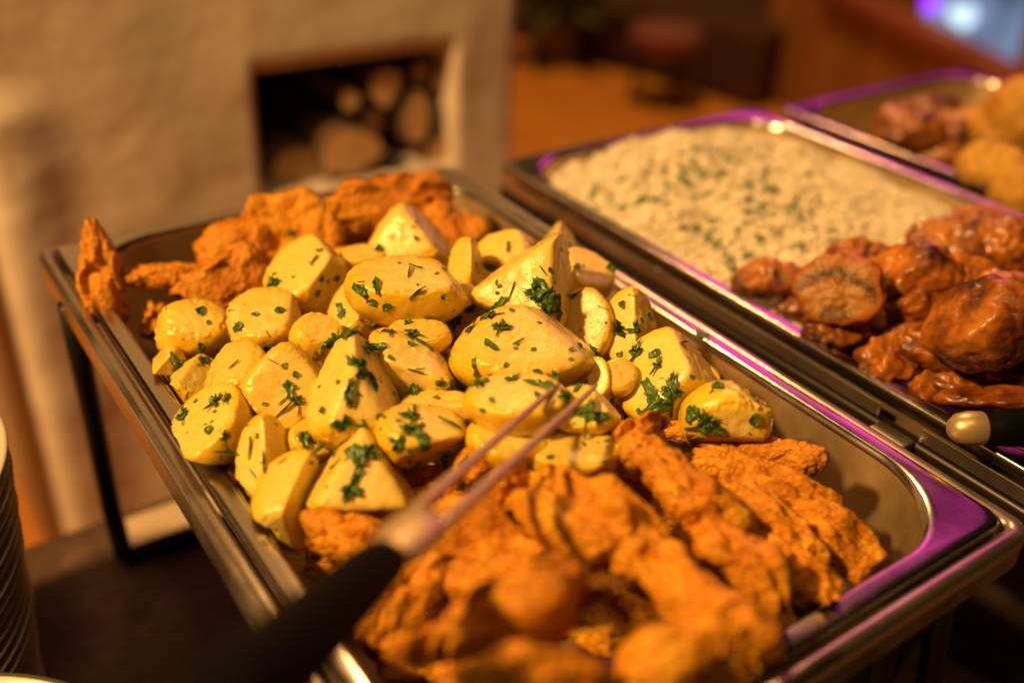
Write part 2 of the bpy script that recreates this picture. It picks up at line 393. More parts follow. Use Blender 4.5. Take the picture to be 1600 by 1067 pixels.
pan(.357, -.012, 0, 'steel pan holding rice at the back and roast pieces in front', 'steel stand under the rice pan', low_rail=True)
_, s2 = pan(.697, -.022, 0, 'steel pan at the right edge with dark roast and yellow pieces', 'steel stand under the rightmost pan', low_rail=True)
st2 = [o for o in bpy.data.objects if o.get('label') == 'steel stand under the rice pan'][0]
bm_obj('side_strip', box_bm(.3655, .3668, -.004, .086, RZ-.0185, RZ-.0095), M['rail'], st2, bevel=.0004); bm_obj('side_strip', box_bm(.3655, .3668, .114, .5, RZ-.0185, RZ-.0095), M['rail'], st2, bevel=.0004)  # lighter strips stand in for the lit side of the dark rail
# hook bracket on the stand of the rice pan
bm_obj('hook_bracket', box_bm(.3552, .3665, .088, .112, RZ-.046, RZ-.020), M['rail'], st2, bevel=.0015)

# ------------------------------------------------------------------ potatoes
def heap(x, y):
    """height of the heaped food above the rim, inside the potato pan"""
    e = ((x-.168)/.165)**2 + ((y-.265)/.29)**2
    return -.014 + .050*max(0.0, 1-e)**.8
def on_heap(px, py, dz=0):
    d = ray(px, py); tt = np.linspace(.25, 1.1, 700); P = CAM + tt[:, None]*d
    h = np.array([heap(p[0], p[1]) for p in P]) + RZ + dz
    k = int(np.argmax(P[:, 2] < h)); return P[k], tt[k]
def fit_pan(W, ox, oy):
    """offsets that press a piece against the pan walls instead of through them"""
    low = W[W[:, 2] < RZ]; W0 = W
    if len(low):
        W = W + np.array([min(0, ox+LX-.0265-low[:, 0].max()), min(0, oy+LY-.0275-low[:, 1].max()), 0])
    up = np.maximum(0, W[:, 2]-RZ-.001)*3.0; Q = W.copy()
    Q[:, 0] = np.clip(W[:, 0], ox+.0255-up, ox+LX-.0255+up); Q[:, 1] = np.clip(W[:, 1], oy+.0265-up, oy+LY-.0265+up)
    return Q-W0
FOOD = []                                     # (object, world verts, faces) for laying parsley on
PINFO = {}
def chunk(c, ax, S, F, cuts, seed, k=16, p=2.25, rot=0):
    """superellipsoid cut by planes, in a unit frame; returns verts (unit frame) and a 0..1 cut mask"""
    if cuts: cuts = [(*(np.array(q[:3])/np.linalg.norm(q[:3])), q[3]) for q in cuts]
    re = 1.0/np.sum(np.abs(S)**p, 1)**(1/p)
    re = re*(1+.05*noise(S, 1.3, seed)+.008*noise(S, 3.1, seed+1))
    inv = re**-k; cutinv = np.zeros(len(S))
    for nx, ny, nz, dd in cuts:
        q = S @ np.array([nx, ny, nz]); wob = dd*(1+.008*noise(S, 2.2, seed+3))
        ri = np.maximum(q, 1e-4)/wob; ii = np.minimum(ri, 1e3)**k; inv = inv+ii; cutinv = cutinv+ii
    r = inv**(-1/k); mask = np.clip((cutinv/inv-.25)*1.8, 0, 1); core = np.clip((1-r/re)*2.4, 0, 1)
    return S*r[:, None], mask, core
def place_chunk(name, px, py, w_, h_, rot, cuts, seed, mat, base=None, depth=None, sub=6, k=16, p=2.25, dz=0, rough=.0003, fit=None):
    P, tt = base if base is not None else on_heap(px, py, dz)
    r, u, t_ = view_basis(px, py); ndist = np.linalg.norm(P-CAM)
    s = ndist/FPX*np.linalg.norm(ray(px, py))/np.linalg.norm(ray(px, py))
    zc = -((P-CAM) @ R)[2]; s = zc/FPX
    S, F = ico(sub)
    a, b = w_/2*s, h_/2*s; c = depth if depth else .92*math.sqrt(a*b)
    U, mask, core = chunk(None, None, S, F, cuts, seed, k, p)
    ca, sa = math.cos(math.radians(rot)), math.sin(math.radians(rot))
    X = U[:, 0]*ca-U[:, 1]*sa; Y = U[:, 0]*sa+U[:, 1]*ca; Z = U[:, 2]
    X = (X-(X.max()+X.min())/2)/((X.max()-X.min())/2)*a; Y = (Y-(Y.max()+Y.min())/2)/((Y.max()-Y.min())/2)*b; Z = Z*c
    W = P + X[:, None]*r + Y[:, None]*u + Z[:, None]*t_
    nrm = (W-P)/np.linalg.norm(W-P, axis=1)[:, None]
    if rough: W = W + nrm*(rough*noise(W, 260, seed)+rough*1.4*noise(W, 90, seed+5))[:, None]
    W = W + nrm*(4*mask*(1-mask)*.0011*noise(W, 430, seed+9)+mask*.00012*noise(W, 330, seed+8))[:, None]
    if fit: W = W + fit_pan(W, *fit)
    o = obj_world(name, W, F, mat, attrs={'cut': mask, 'core': core})
    FOOD.append((o, W, F)); return o
POT = [  # px, py, width, height, roll, lift, cut planes (view frame), label
 (305,516,108,90,0,0,[(0,.5,.85,.72),(-.9,.2,.2,.85)],'round glossy potato beside the small dark cutlet end'),
 (257,577,66,68,0,-.004,[(-.7,.7,.3,.4),(.5,-.2,.8,.6)],'small potato wedge tucked against the left pan rim'),
 (302,600,80,86,0,0,[(.45,.55,.7,.35),(.9,-.1,.3,.55),(-.6,.6,.2,.6)],'pale cut potato third in the row along the left rim'),
 (328,670,122,140,0,0,[(-.55,.6,.55,.35),(.3,-.9,.2,.85)],'large potato half leaning on the left rim'),
 (413,503,106,102,0,.002,[(-.2,.65,.7,.4),(.9,.1,.3,.7),(-.9,0,.4,.75)],'blocky potato right of the round glossy one'),
 (478,432,120,120,0,.006,[(-.45,.7,.55,.3),(.8,-.3,.5,.55),(.6,.75,.2,.62)],'potato wedge with broad pale face touching the rear cutlet'),
 (372,598,98,122,0,-.004,[(-.3,.75,.6,.6),(-.8,.5,.3,.7),(-.4,-.8,.4,.75)],'potato half hidden behind the eight-sided one'),
 (445,606,124,132,0,.008,[(0,.1,1,.5),(.75,.65,.2,.8),(-.7,.7,.1,.8),(.8,-.6,.1,.82),(-.7,-.7,.1,.85)],'eight-sided potato with parsley on its flat front'),
 (495,527,78,70,0,-.006,[(.2,.6,.75,.6)],'small round potato sunk below the pale wedge'),
 (412,718,80,130,0,.002,[(-.75,.1,.65,.4),(.75,.25,.6,.35),(.9,-.3,.1,.6)],'narrow upright potato wedge near the left rim'),
 (450,782,102,146,0,.006,[(.85,-.15,.5,.25),(-.2,-.8,.6,.75),(-.4,.6,.7,.6)],'crescent potato wedge nearest the left front'),
 (487,690,76,66,0,-.014,[(.3,.5,.8,.5)],'shaded potato in the hollow under the eight-sided one'),
 (566,736,158,142,0,.006,[(.05,.35,.93,.35),(.75,.55,.2,.4),(-.75,.55,.2,.42),(0,-1,.2,.6)],'triangular potato carrying a large parsley sprig'),
 (660,680,142,94,0,.002,[(.2,.75,.6,.45),(.5,-.8,.3,.5),(.85,.4,.2,.75)],'potato under a parsley clump left of the fork tines'),
 (556,612,142,178,0,.004,[(-.75,.5,.4,.5),(.75,.55,.35,.45),(0,-.9,.3,.8),(.2,.3,.93,.6)],'tall cone shaped potato in the middle left'),
 (645,575,126,110,0,.008,[(.3,.75,.6,.35),(.8,.55,.2,.5),(-.3,-.6,.75,.6),(-.9,.1,.3,.7)],'potato with pale broken top right of the cone'),
 (655,528,96,60,0,-.002,[(0,.7,.7,.5)],'flat potato slice peeking out behind the pale broken top'),
 (683,640,108,60,0,-.004,[(0,.85,.5,.25),(0,-.3,.95,.5)],'low potato slab right below the pale broken top'),
 (557,484,82,94,0,0,[(-.6,.5,.6,.4),(.6,.55,.55,.4)],'small pointed potato left of the long bean shape'),
 (636,456,178,104,-4,.006,[(0,.8,.6,.55),(.85,.5,.1,.75)],'long bean shaped potato sprinkled with chopped herbs'),
 (640,372,124,98,0,.012,[(.7,.65,.3,.5),(-.3,.3,.9,.55),(0,-.95,.3,.65),(-.8,.5,.2,.7)],'plain blocky potato at the back against the cutlets'),
 (565,406,70,44,0,-.004,[(0,.8,.6,.5)],'sunken potato in front of the rear cutlets'),
 (727,413,50,78,0,.004,[(-.8,.2,.55,.35),(.9,.1,.3,.5)],'upright slice with a pink sheen on its edge'),
 (715,484,80,80,0,-.002,[(-.4,.6,.7,.5)],'potato between the bean shape and the big triangle'),
 (815,441,150,144,0,.012,[(-.25,.35,.9,.35),(-.55,.83,.1,.3),(.92,.1,.3,.45),(-.3,-.85,.2,.7)],'big triangular potato topped by a curly parsley clump'),
 (820,552,220,142,0,.006,[(.1,.6,.8,.5),(.75,.6,.2,.6),(-.7,.5,.4,.75),(.6,-.7,.3,.8)],'largest potato in the centre with a ragged upper edge'),
 (917,511,80,112,0,.002,[(-.3,.2,.93,.4)],'smooth rounded slice behind the largest potato'),
 (916,432,84,84,0,.004,[(.35,.75,.55,.3),(-.8,.2,.5,.6)],'oval slice with a shiny pinkish cut face'),
 (985,428,76,108,0,.010,[(-.55,.45,.7,.35),(.85,.35,.3,.45),(-.85,.3,.2,.55)],'pointed wedge standing by the right rear rim'),
 (983,514,78,120,0,.002,[(-.5,.2,.85,.4),(.7,.2,.6,.5)],'long potato below the pointed wedge by the right rim'),
 (872,383,62,68,0,.008,[(-.75,.6,.2,.3),(.75,.55,.3,.35),(0,.1,1,.5)],'small peaked potato behind the big triangle'),
 (785,347,98,64,0,.002,[(0,.6,.8,.4)],'blurred potato slice farthest back in the pan'),
 (797,394,96,64,0,.002,[(-.2,.6,.75,.45),(.7,.5,.4,.6)],'blurred potato chunk in front of the farthest slice'),
 (1043,592,150,150,0,.010,[(-.45,.45,.77,.4),(.75,.55,.3,.55),(.55,-.5,.65,.6)],'big potato at the right with two dark parsley leaves'),
 (1133,646,132,96,0,.008,[(.1,-.5,.85,.6),(0,-.95,.2,.5),(.6,.75,.2,.85)],'rounded potato half nearest the right pan wall'),
 (808,632,158,96,0,.004,[(0,.7,.7,.5)],'potato disc lying just beyond the fork tips'),
 (798,688,132,98,0,.004,[(.1,.6,.8,.5)],'smooth potato directly beneath the fork tines'),
 (912,642,106,74,0,.004,[(-.2,.5,.85,.4),(.8,.5,.2,.6)],'potato with a parsley leaf right of the fork tips'),
 (932,596,46,70,0,0,[(-.3,.3,.9,.4)],'thin slice standing right of the largest potato'),
 (898,710,142,92,0,.000,[(0,.6,.8,.5)],'pale potato half buried by the front cutlets'),
 (968,590,54,58,0,-.006,[(.2,.4,.9,.5)],'little potato wedged left of the big right one'),
 (1122,590,52,56,0,-.008,[(.2,.5,.8,.5)],'little potato hidden behind the big right one'),
 (748,352,54,40,0,-.006,[(.2,.5,.8,.5)],'potato in shadow at the edge of the rear cutlet'),
 (610,536,66,44,0,-.008,[(.2,.5,.8,.5)],'shaded potato behind the tip of the cone'),
]
for i, (px, py, w_, h_, rt, dz, cuts, lab) in enumerate(POT):
    o = place_chunk('potato_chunk', px, py, w_*1.09, h_*1.10, rt, cuts, 10+i*7, M['potato'], dz=dz+.008*math.sin(i*2.4), depth=.5*(w_+h_)*.00019 if w_ > 100 else None, sub=6 if w_ > 60 else 5, k=(7.5 if len(cuts) > 2 else 11)+(i*37 % 4), p=2.0, fit=(0, 0))
    tag(o, lab, 'potato', 'boiled potatoes in the steel pan'); PINFO[o.name] = lab
for i, (px, py) in enumerate([(350,560),(440,540),(530,560),(600,600),(700,520),(760,500),(880,560),(960,540),(1010,610),(1080,640),(380,690),(480,650),(540,690),(620,640),(720,600),(740,660),(860,660),(620,520),(690,440),(780,440),(860,450),(930,460),(540,440),(470,480),(700,700),(620,720),(960,660),(760,390),(840,400),(430,740),(1080,600),(670,400)]):
    cuts = [tuple(nr.uniform(-1, 1, 3))+(nr.uniform(.4, .7),) for _ in range(2)]
    o = place_chunk('potato_chunk', px+nr.uniform(-12, 12), py+nr.uniform(-12, 12), nr.uniform(90, 120), nr.uniform(80, 105), 0, cuts, 500+i*7, M['potato'], dz=-.035, sub=5, k=18, fit=(0, 0))
    tag(o, 'potato chunk buried in the heap with only slivers showing', 'potato', 'buried potatoes')
    PINFO[o.name] = 'buried potato chunk in the gap of the heap'

# ------------------------------------------------------------------ breaded cutlets
def cutlet(name, P, L, Wd, th, e1, nrm, seed, mat, lab, cat, group, crumple=.012, curl=0.0, sub=6, crumb=1.0, fit=True):
    """flat irregular breaded piece: P centre, L x Wd x th metres, e1 its long direction, nrm its face normal"""
    S, F = ico(sub); nrm = nrm/np.linalg.norm(nrm); e1 = e1-nrm*(e1 @ nrm); e1 /= np.linalg.norm(e1); e2 = np.cross(nrm, e1)
    p = 2.5; re = 1/np.sum(np.abs(S*np.array([1, 1, .9]))**p, 1)**(1/p); U = S*re[:, None]
    rad = np.stack([U[:,0]*1.7, U[:,1]*1.7, np.zeros(len(U))], 1)
    k = 1+.28*noise(rad, 1.1, seed)+.09*noise(rad, 2.6, seed+1)+.045*noise(rad, 7, seed+11)
    x = U[:,0]*k*L/2; y = U[:,1]*k*Wd*.40; z = U[:,2]*th*.62*(1+.4*noise(rad, 1.6, seed+2))
    Q = np.stack([x, y, np.zeros_like(x)], 1)
    z = z + crumple*1.25*noise(Q, 20, seed+3) + crumple*.15*noise(Q, 45, seed+4) + curl*((x/(L/2))**2)*L*.5
    y = y + crumple*.5*noise(np.stack([x, z*0, z*0], 1), 30, seed+5)
    W = P + x[:,None]*e1 + y[:,None]*e2 + z[:,None]*nrm
    # normals for the crumb relief
    fn = np.cross(W[F[:,1]]-W[F[:,0]], W[F[:,2]]-W[F[:,0]]); vn = np.zeros_like(W)
    for j in range(3): np.add.at(vn, F[:, j], fn)
    vn /= np.linalg.norm(vn, axis=1)[:, None]+1e-12
    d = crumb*(.0042*noise(W, 38, seed+9)+.0005*noise(W, 110, seed+6)+.0004*noise(W, 300, seed+7)+.0006*noise(W, 700, seed+8))
    W = W + vn*d[:, None]
    if fit: W = W + fit_pan(W, 0, 0)
    o = obj_world(name, W, F, mat); FOOD.append((o, W, F)); return tag(o, lab, cat, group)
def vcut(px, py, L, Wd, rot, dz, lab, nv=(0, .55, .8), th=.011, seed=0, z=None, mat='crumb', name='breaded_cutlet', cat='cutlet', group='breaded cutlets', **kw):
    """a cutlet placed over a pixel: L, Wd in photo pixels, rot = image angle of its length (ccw), nv = face normal (right, up, towards the viewer)"""
    P = on_heap(px, py, dz)[0] if z is None else onz(px, py, z)
    r, u, t_ = view_basis(px, py); s = -((P-CAM) @ R)[2]/FPX
    a = math.radians(rot); e1 = r*math.cos(a)+u*math.sin(a); n = r*nv[0]+u*nv[1]+t_*nv[2]
    return cutlet(name, P, L*s, Wd*s, th, e1, n, seed, M[mat], lab, cat, group, **kw)
# back group
vcut(158, 440, 172, 78, -72, 0, 'narrow breaded strip standing up in the left rear corner', (-.2,.1,.97), .022, 74, z=.004, crumple=.003, fit=False, crumb=.6)
vcut(268, 425, 150, 70, 12, 0, 'breaded flap with a hollow shaded underside near the left rear', (-.1,.75,.6), .010, 22, z=.004, crumple=.010)
vcut(345, 445, 150, 130, 40, 0, 'crumpled breaded cutlet behind the round glossy potato', (.1,.35,.9), .014, 23, z=.006, crumple=.014)
vcut(365, 385, 110, 110, 20, 0, 'folded cutlet lobe left of the large rear rosette', (-.3,.5,.8), .016, 24, z=.012, crumple=.012)
vcut(458, 345, 175, 150, 15, 0, 'large crumpled rosette of breaded cutlet at the rear', (-.1,.45,.88), .022, 25, z=.024, crumple=.018)
vcut(608, 318, 200, 120, 22, 0, 'large folded cutlet at the rear in front of the niche', (.1,.6,.8), .024, 26, z=.026, crumple=.016)
vcut(705, 350, 120, 80, -40, 0, 'cutlet end drooping beside the farthest potatoes', (.3,.5,.8), .014, 27, z=.014, crumple=.010)
vcut(236, 503, 60, 50, 80, 0, 'small dark cutlet end left of the round glossy potato', (0,.2,1), .018, 28, z=-.022, crumple=.004, sub=5)
vcut(310, 490, 150, 90, 30, 0, 'lower cutlet in shadow under the left rear pieces', (0,.6,.8), .012, 29, z=-.024, crumple=.010)
vcut(560, 360, 160, 90, 0, 0, 'lower cutlet supporting the rear pile', (0,.6,.8), .016, 30, z=.000, crumple=.010)
vcut(430, 400, 160, 100, 20, 0, 'lower cutlet wedged under the rear rosette', (0,.6,.8), .016, 31, z=-.004, crumple=.012)
# front group
vcut(1158, 702, 232, 66, -7, 0, 'crisp breaded strip lying below the rounded potato half', (.1,.75,.6), .013, 41, z=.010, crumple=.006)
vcut(1205, 768, 240, 92, -14, 0, 'lumpy breaded strip second from the right pan wall', (.1,.7,.7), .015, 42, z=.004, crumple=.010)
vcut(1290, 850, 220, 110, -32, 0, 'breaded piece nearest the right front corner of the pan', (.25,.6,.75), .016, 43, z=-.008, crumple=.010)
vcut(1004, 692, 104, 84, 50, 0, 'orange cutlet knob rising beside the pale buried potato', (-.1,.4,.9), .022, 44, z=.026, crumple=.008)
vcut(1075, 755, 190, 104, -48, 0, 'cutlet right below the orange knob in the front heap', (.3,.5,.8), .018, 45, z=.032, crumple=.010)
vcut(1150, 870, 200, 108, -56, 0, 'diagonal cutlet in the middle of the front heap', (.2,.55,.8), .018, 66, z=.022, crumple=.011)
vcut(1205, 815, 180, 92, -46, 0, 'short cutlet right of the diagonal one', (.45,.45,.75), .016, 46, z=.012, crumple=.009)
vcut(1245, 905, 150, 92, -40, 0, 'cutlet close to the front rim of the pan', (.3,.55,.75), .016, 67, z=-.002, crumple=.009)
vcut(1000, 830, 215, 128, -50, 0, 'broad cutlet left of the diagonal one', (.1,.5,.85), .018, 47, z=.038, crumple=.012)
vcut(1095, 940, 190, 120, -58, 0, 'cutlet below the broad one near the bottom', (.2,.6,.75), .018, 68, z=.026, crumple=.012)
vcut(915, 800, 280, 170, -48, 0, 'wide folded cutlet in the centre of the front heap', (0,.5,.85), .020, 48, z=.034, crumple=.016)
vcut(780, 862, 270, 140, -25, 0, 'cutlet right beside the black fork handle', (-.1,.6,.8), .018, 49, z=.022, crumple=.015)
vcut(640, 935, 190, 90, 40, 0, 'brown cutlet edge partly under the fork handle', (-.4,.5,.8), .014, 50, z=.004, crumple=.010)
vcut(765, 975, 250, 135, 10, 0, 'rounded cutlet at the bottom centre in front', (0,.55,.85), .024, 51, z=.038, crumple=.017)
vcut(1095, 1030, 240, 125, 35, 0, 'blurred cutlet at the bottom edge right of centre', (.1,.55,.85), .022, 52, z=.036, crumple=.013)
vcut(805, 1072, 230, 100, 10, 0, 'cutlet cut off by the bottom edge of the picture', (0,.6,.8), .022, 53, z=.044, crumple=.012)
vcut(548, 842, 140, 92, -20, 0, 'orange cutlet piece under the triangular potato', (-.2,.4,.9), .016, 54, z=.004, crumple=.010)
vcut(672, 752, 150, 80, 15, 0, 'shaded cutlet between the parsley clump and the fork', (0,.6,.8), .014, 55, z=.006, crumple=.010)
vcut(790, 760, 62, 60, 60, 0, 'small cutlet knob right of the fork neck', (-.1,.3,.95), .020, 56, z=.028, crumple=.006, sub=5)
vcut(735, 735, 90, 60, 30, 0, 'little cutlet crust between the two fork tines', (-.1,.5,.85), .014, 57, z=.018, crumple=.006, sub=5)
vcut(1190, 930, 260, 120, -48, 0, 'lower cutlet along the front right of the heap', (.3,.5,.8), .016, 58, z=-0.016, crumple=.010)
vcut(930, 960, 260, 170, -20, 0, 'lower cutlet seen in the dark gap at the front', (0,.7,.7), .018, 59, z=-0.026, crumple=.010)
vcut(1120, 900, 240, 150, -30, 0, 'lower cutlet filling the front middle of the pan', (0,.7,.7), .018, 60, z=-0.028, crumple=.010)
vcut(700, 1000, 240, 150, 0, 0, 'lower cutlet beneath the rounded front one', (0,.7,.7), .018, 61, z=-0.026, crumple=.010)
vcut(640, 840, 220, 110, -10, 0, 'lower cutlet under the neck of the fork', (0,.7,.7), .016, 62, z=-0.028, crumple=.010)
vcut(560, 905, 180, 90, -30, 0, 'dark cutlet low in the pan near the left front', (0,.7,.7), .014, 63, z=-0.03, crumple=.008)
vcut(890, 860, 240, 140, -40, 0, 'lower cutlet under the wide folded one', (0,.7,.7), .016, 64, z=-0.018, crumple=.010)
vcut(1040, 760, 240, 120, -40, 0, 'lower cutlet under the orange knob', (.1,.6,.75), .016, 65, z=-0.01, crumple=.010)

# ------------------------------------------------------------------ rice pan
ox2, oy2 = .357, -.012
def rice_h(x, y):
    u = (x-ox2-LX/2)/.14; v = (y-oy2-.40)/.17
    return -.021 + .029*np.clip(1-.7*u*u-.6*v*v, -.6, 1) + .005*noise(np.stack([x, y, x*0], 1), 28, 3) + .0035*noise(np.stack([x, y, x*0], 1), 60, 4) + .0022*noise(np.stack([x, y, x*0], 1), 130, 5)
g = 60; gx = np.linspace(ox2+.027, ox2+LX-.027, g); gy = np.linspace(oy2+.17, oy2+LY-.028, g)
XX, YY = np.meshgrid(gx, gy, indexing='ij'); bed = np.stack([XX.ravel(), YY.ravel(), RZ+rice_h(XX.ravel(), YY.ravel())-.0015], 1)
for bx_, by_ in ((ox2+.027+.042, oy2+LY-.028-.042), (ox2+LX-.027-.042, oy2+LY-.028-.042)):      # follow the rounded rear corners of the pan
    q = ((bed[:, 0] < bx_) if bx_ < ox2+LX/2 else (bed[:, 0] > bx_)) & (bed[:, 1] > by_); dv = bed[q, :2]-[bx_, by_]; rr_ = np.linalg.norm(dv, axis=1)
    bed[q, :2] = [bx_, by_]+dv*np.minimum(1, .042/np.maximum(rr_, 1e-6))[:, None]
BV, BF = bed, [(i*g+j, (i+1)*g+j, (i+1)*g+j+1, i*g+j+1) for i in range(g-1) for j in range(g-1)]
n = 19000; cx = nr.uniform(ox2+.025, ox2+LX-.025, n); cyy = nr.uniform(oy2+.165, oy2+LY-.026, n)
# keep grains inside the rounded rear corners
dx = np.maximum(0, np.abs(cx-ox2-LX/2)-(LX/2-.025-.045)); dy = np.maximum(0, cyy-(oy2+LY-.026-.045)); keep = dx**2+dy**2 < .045**2
cx, cyy = cx[keep], cyy[keep]; n = len(cx); cz = RZ+rice_h(cx, cyy)+nr.uniform(-.001, .0016, n)
ring = [(-.5, 0), (-.32, .8), (.05, 1), (.36, .75), (.5, 0)]; G = []; 
for tt, rr in ring:
    if rr == 0: G.append((tt, 0, 0))
    else: G += [(tt, rr*math.cos(a), rr*math.sin(a)) for a in (0, 2.094, 4.188)]
G = np.array(G); GF = [(0,2,1),(0,3,2),(0,1,3)]
for k in range(2):
    b0 = 1+3*k
    for j in range(3):
        a, b_ = b0+j, b0+(j+1) % 3; GF += [(a, b_, b_+3), (a, b_+3, a+3)]
GF += [(7,8,10),(8,9,10),(9,7,10)]
GF = np.array(GF); ln = nr.uniform(.0048, .0066, n); az = nr.uniform(0, 6.283, n); el = nr.uniform(-.7, .7, n)
e1 = np.stack([np.cos(az)*np.cos(el), np.sin(az)*np.cos(el), np.sin(el)], 1); e2 = np.cross(e1, [0, 0, 1.]); e2 /= np.linalg.norm(e2, axis=1)[:, None]; e3 = np.cross(e1, e2)
GV = (np.stack([cx, cyy, cz], 1)[:, None] + (G[None, :, 0:1]*ln[:, None, None])*e1[:, None] + G[None, :, 1:2]*.00095*e2[:, None] + G[None, :, 2:3]*.00095*e3[:, None]).reshape(-1, 3)
GFa = (GF[None] + (np.arange(n)*len(G))[:, None, None]).reshape(-1, 3)
rice = thing('rice', 'mound of cream coloured rice flecked with herbs in the middle pan', 'rice', (ox2+LX/2, oy2+.38, RZ-.05)); rice['kind'] = 'stuff'
ro = obj_world('rice_bed', BV, np.array(BF), M['rice_bed'], rice); ro['kind'] = 'stuff'
ro = obj_world('grains', GV, GFa, M['rice'], rice); ro['kind'] = 'stuff'
FOOD2 = [(ro, bed, np.array([(a, b, c) for a, b, c, d in BF]+[(a, c, d) for a, b, c, d in BF]))]

# roast pieces at the front of the rice pan
def vroast(px, py, w_, h_, rot, z, lab, cuts=(), seed=0, mat='roast', name='roast_piece', cat='roast', group='roast pieces in the rice pan', fitp=None, **kw):
    P = onz(px, py, z); o = place_chunk(name, px, py, w_, h_, rot, list(cuts), seed, M[mat], base=(P, 0), sub=5, rough=.0016, fit=fitp, **kw)
    return tag(o, lab, cat, group)
vroast(1312, 452, 132, 112, 0, .030, 'round roulade slice showing its swirled filling', [(-.15,.1,.98,.35)], 1, 'roulade', 'roulade_slice', 'roulade', k=20)
vroast(1200, 437, 110, 62, -20, .004, 'reddish roast piece beside the rice at the left rim', [(0,.5,.8,.6)], 2)
vroast(1420, 428, 160, 96, -20, .030, 'roast roll behind the round slice', [(-.8,.2,.5,.6)], 3)
vroast(1535, 505, 176, 150, -30, .040, 'large browned roast roll at the right edge', [(-.8,.1,.5,.55)], 4)
vroast(1308, 512, 100, 62, -35, .006, 'orange potato wedge below the round roulade slice', [(.4,.6,.7,.4),(-.6,.6,.4,.5)], 5, cat='wedge', name='roast_wedge')
vroast(1385, 562, 92, 76, -30, .004, 'roast wedge in the middle along the pan rim', [(.3,.6,.7,.4)], 6, cat='wedge', name='roast_wedge')
vroast(1462, 548, 110, 66, -35, .012, 'slim roast wedge in front of the large roll', [(-.3,.7,.6,.4)], 7, cat='wedge', name='roast_wedge')
vroast(1545, 622, 160, 40, -10, .002, 'thin roast stick lying at the front of the rice pan', [(0,.6,.8,.6)], 8, cat='wedge', name='roast_wedge')
vroast(1562, 588, 96, 48, -8, .004, 'dull roast lump behind the thin stick', [], 9)
vroast(1480, 380, 130, 84, 10, .020, 'dark roast piece farthest back beside the rice', [(0,.4,.9,.6)], 10)
vroast(1575, 385, 110, 90, 0, .030, 'brown roast piece at the right edge behind the large roll', [], 11)
vroast(1452, 606, 62, 52, -50, -.006, 'small roast wedge near the pan rim front', [(.3,.6,.7,.4)], 12, cat='wedge', name='roast_wedge')
vroast(1560, 452, 110, 60, 0, .030, 'dark herb crusted piece above the large roll', [], 13)
vroast(1390, 500, 110, 60, -30, .000, 'shaded roast piece under the rolls', [], 14)
vroast(1250, 480, 80, 40, -30, -.010, 'low roast crust in the pan juice by the rim', [], 15)
for i, (px, py, w_, h_, rt, z_, lb) in enumerate(((1345, 400, 110, 56, -25, .012, 'browned piece between rice and the roast roll'), (1440, 480, 96, 60, -50, .020, 'golden piece left of the large roll'), (1505, 430, 100, 62, -15, .034, 'roast piece on top of the pile near the right'), (1425, 525, 84, 44, -40, .006, 'orange wedge below the shaded roast piece'), (1500, 595, 90, 46, -35, .000, 'brown wedge left of the dull lump'), (1590, 545, 90, 60, -20, .018, 'golden end piece at the right edge of the roast heap'), (1350, 545, 70, 40, -35, -.008, 'thin crust lying by the rim below the roulade'), (1530, 350, 100, 56, 5, .010, 'dark piece at the back right edge of the rice'), (1250, 440, 80, 44, -25, .002, 'orange sliver left of the roulade'))):
    vroast(px, py, w_, h_, rt, z_, lb, [(.3, .6, .7, .5)], 60+i)
V, F = loft([rrect(ox2+.028, ox2+LX-.028, oy2+.028, oy2+.26, .045, RZ-.026), rrect(ox2+.10, ox2+LX-.10, oy2+.10, oy2+.2, .01, RZ-.0255), rrect(ox2+.16, ox2+LX-.16, oy2+.14, oy2+.15, .001, RZ-.0255)])
tag(obj_world('pan_juice', V, F, M['sauce']), 'dark glossy juice pooled under the roast pieces', 'juice', kind='stuff')
# right pan
vroast(1422, 205, 110, 60, -35, .006, 'brown roast strip in the rightmost pan', [], 21, group='pieces in the rightmost pan')
vroast(1452, 178, 110, 56, -10, .000, 'dark red piece at the back of the rightmost pan', [], 22, group='pieces in the rightmost pan')
vroast(1512, 200, 90, 60, 20, .008, 'small yellow piece leaning in the rightmost pan', [], 23, 'yellow', 'fried_piece', 'fried piece', 'pieces in the rightmost pan')
vroast(1548, 262, 100, 84, -20, .008, 'large yellow fried piece in the rightmost pan', [(-.2,.5,.8,.7)], 24, 'yellow', 'fried_piece', 'fried piece', 'pieces in the rightmost pan')
vroast(1572, 205, 84, 60, 25, .016, 'flat yellow fried piece above the large one', [(.3,.6,.7,.5)], 28, 'yellow', 'fried_piece', 'fried piece', 'pieces in the rightmost pan')
vroast(1400, 190, 70, 46, 30, -.004, 'brown lump at the rear left of the rightmost pan', [], 29, group='pieces in the rightmost pan')
vroast(1478, 205, 64, 60, 40, .006, 'orange browned piece in the middle of the rightmost pan', [(.3,.6,.7,.5)], 30, group='pieces in the rightmost pan')
vroast(1605, 180, 130, 120, 30, .030, 'yellow fried piece cut off by the right picture edge', [], 25, 'yellow', 'fried_piece', 'fried piece', 'pieces in the rightmost pan')
vroast(1480, 245, 120, 60, -20, -.015, 'dark roast piece low against the rim of the rightmost pan', [], 26, group='pieces in the rightmost pan')
vroast(1610, 300, 120, 90, 0, .0, 'fried piece below the large yellow one', [], 27, 'yellow', 'fried_piece', 'fried piece', 'pieces in the rightmost pan')

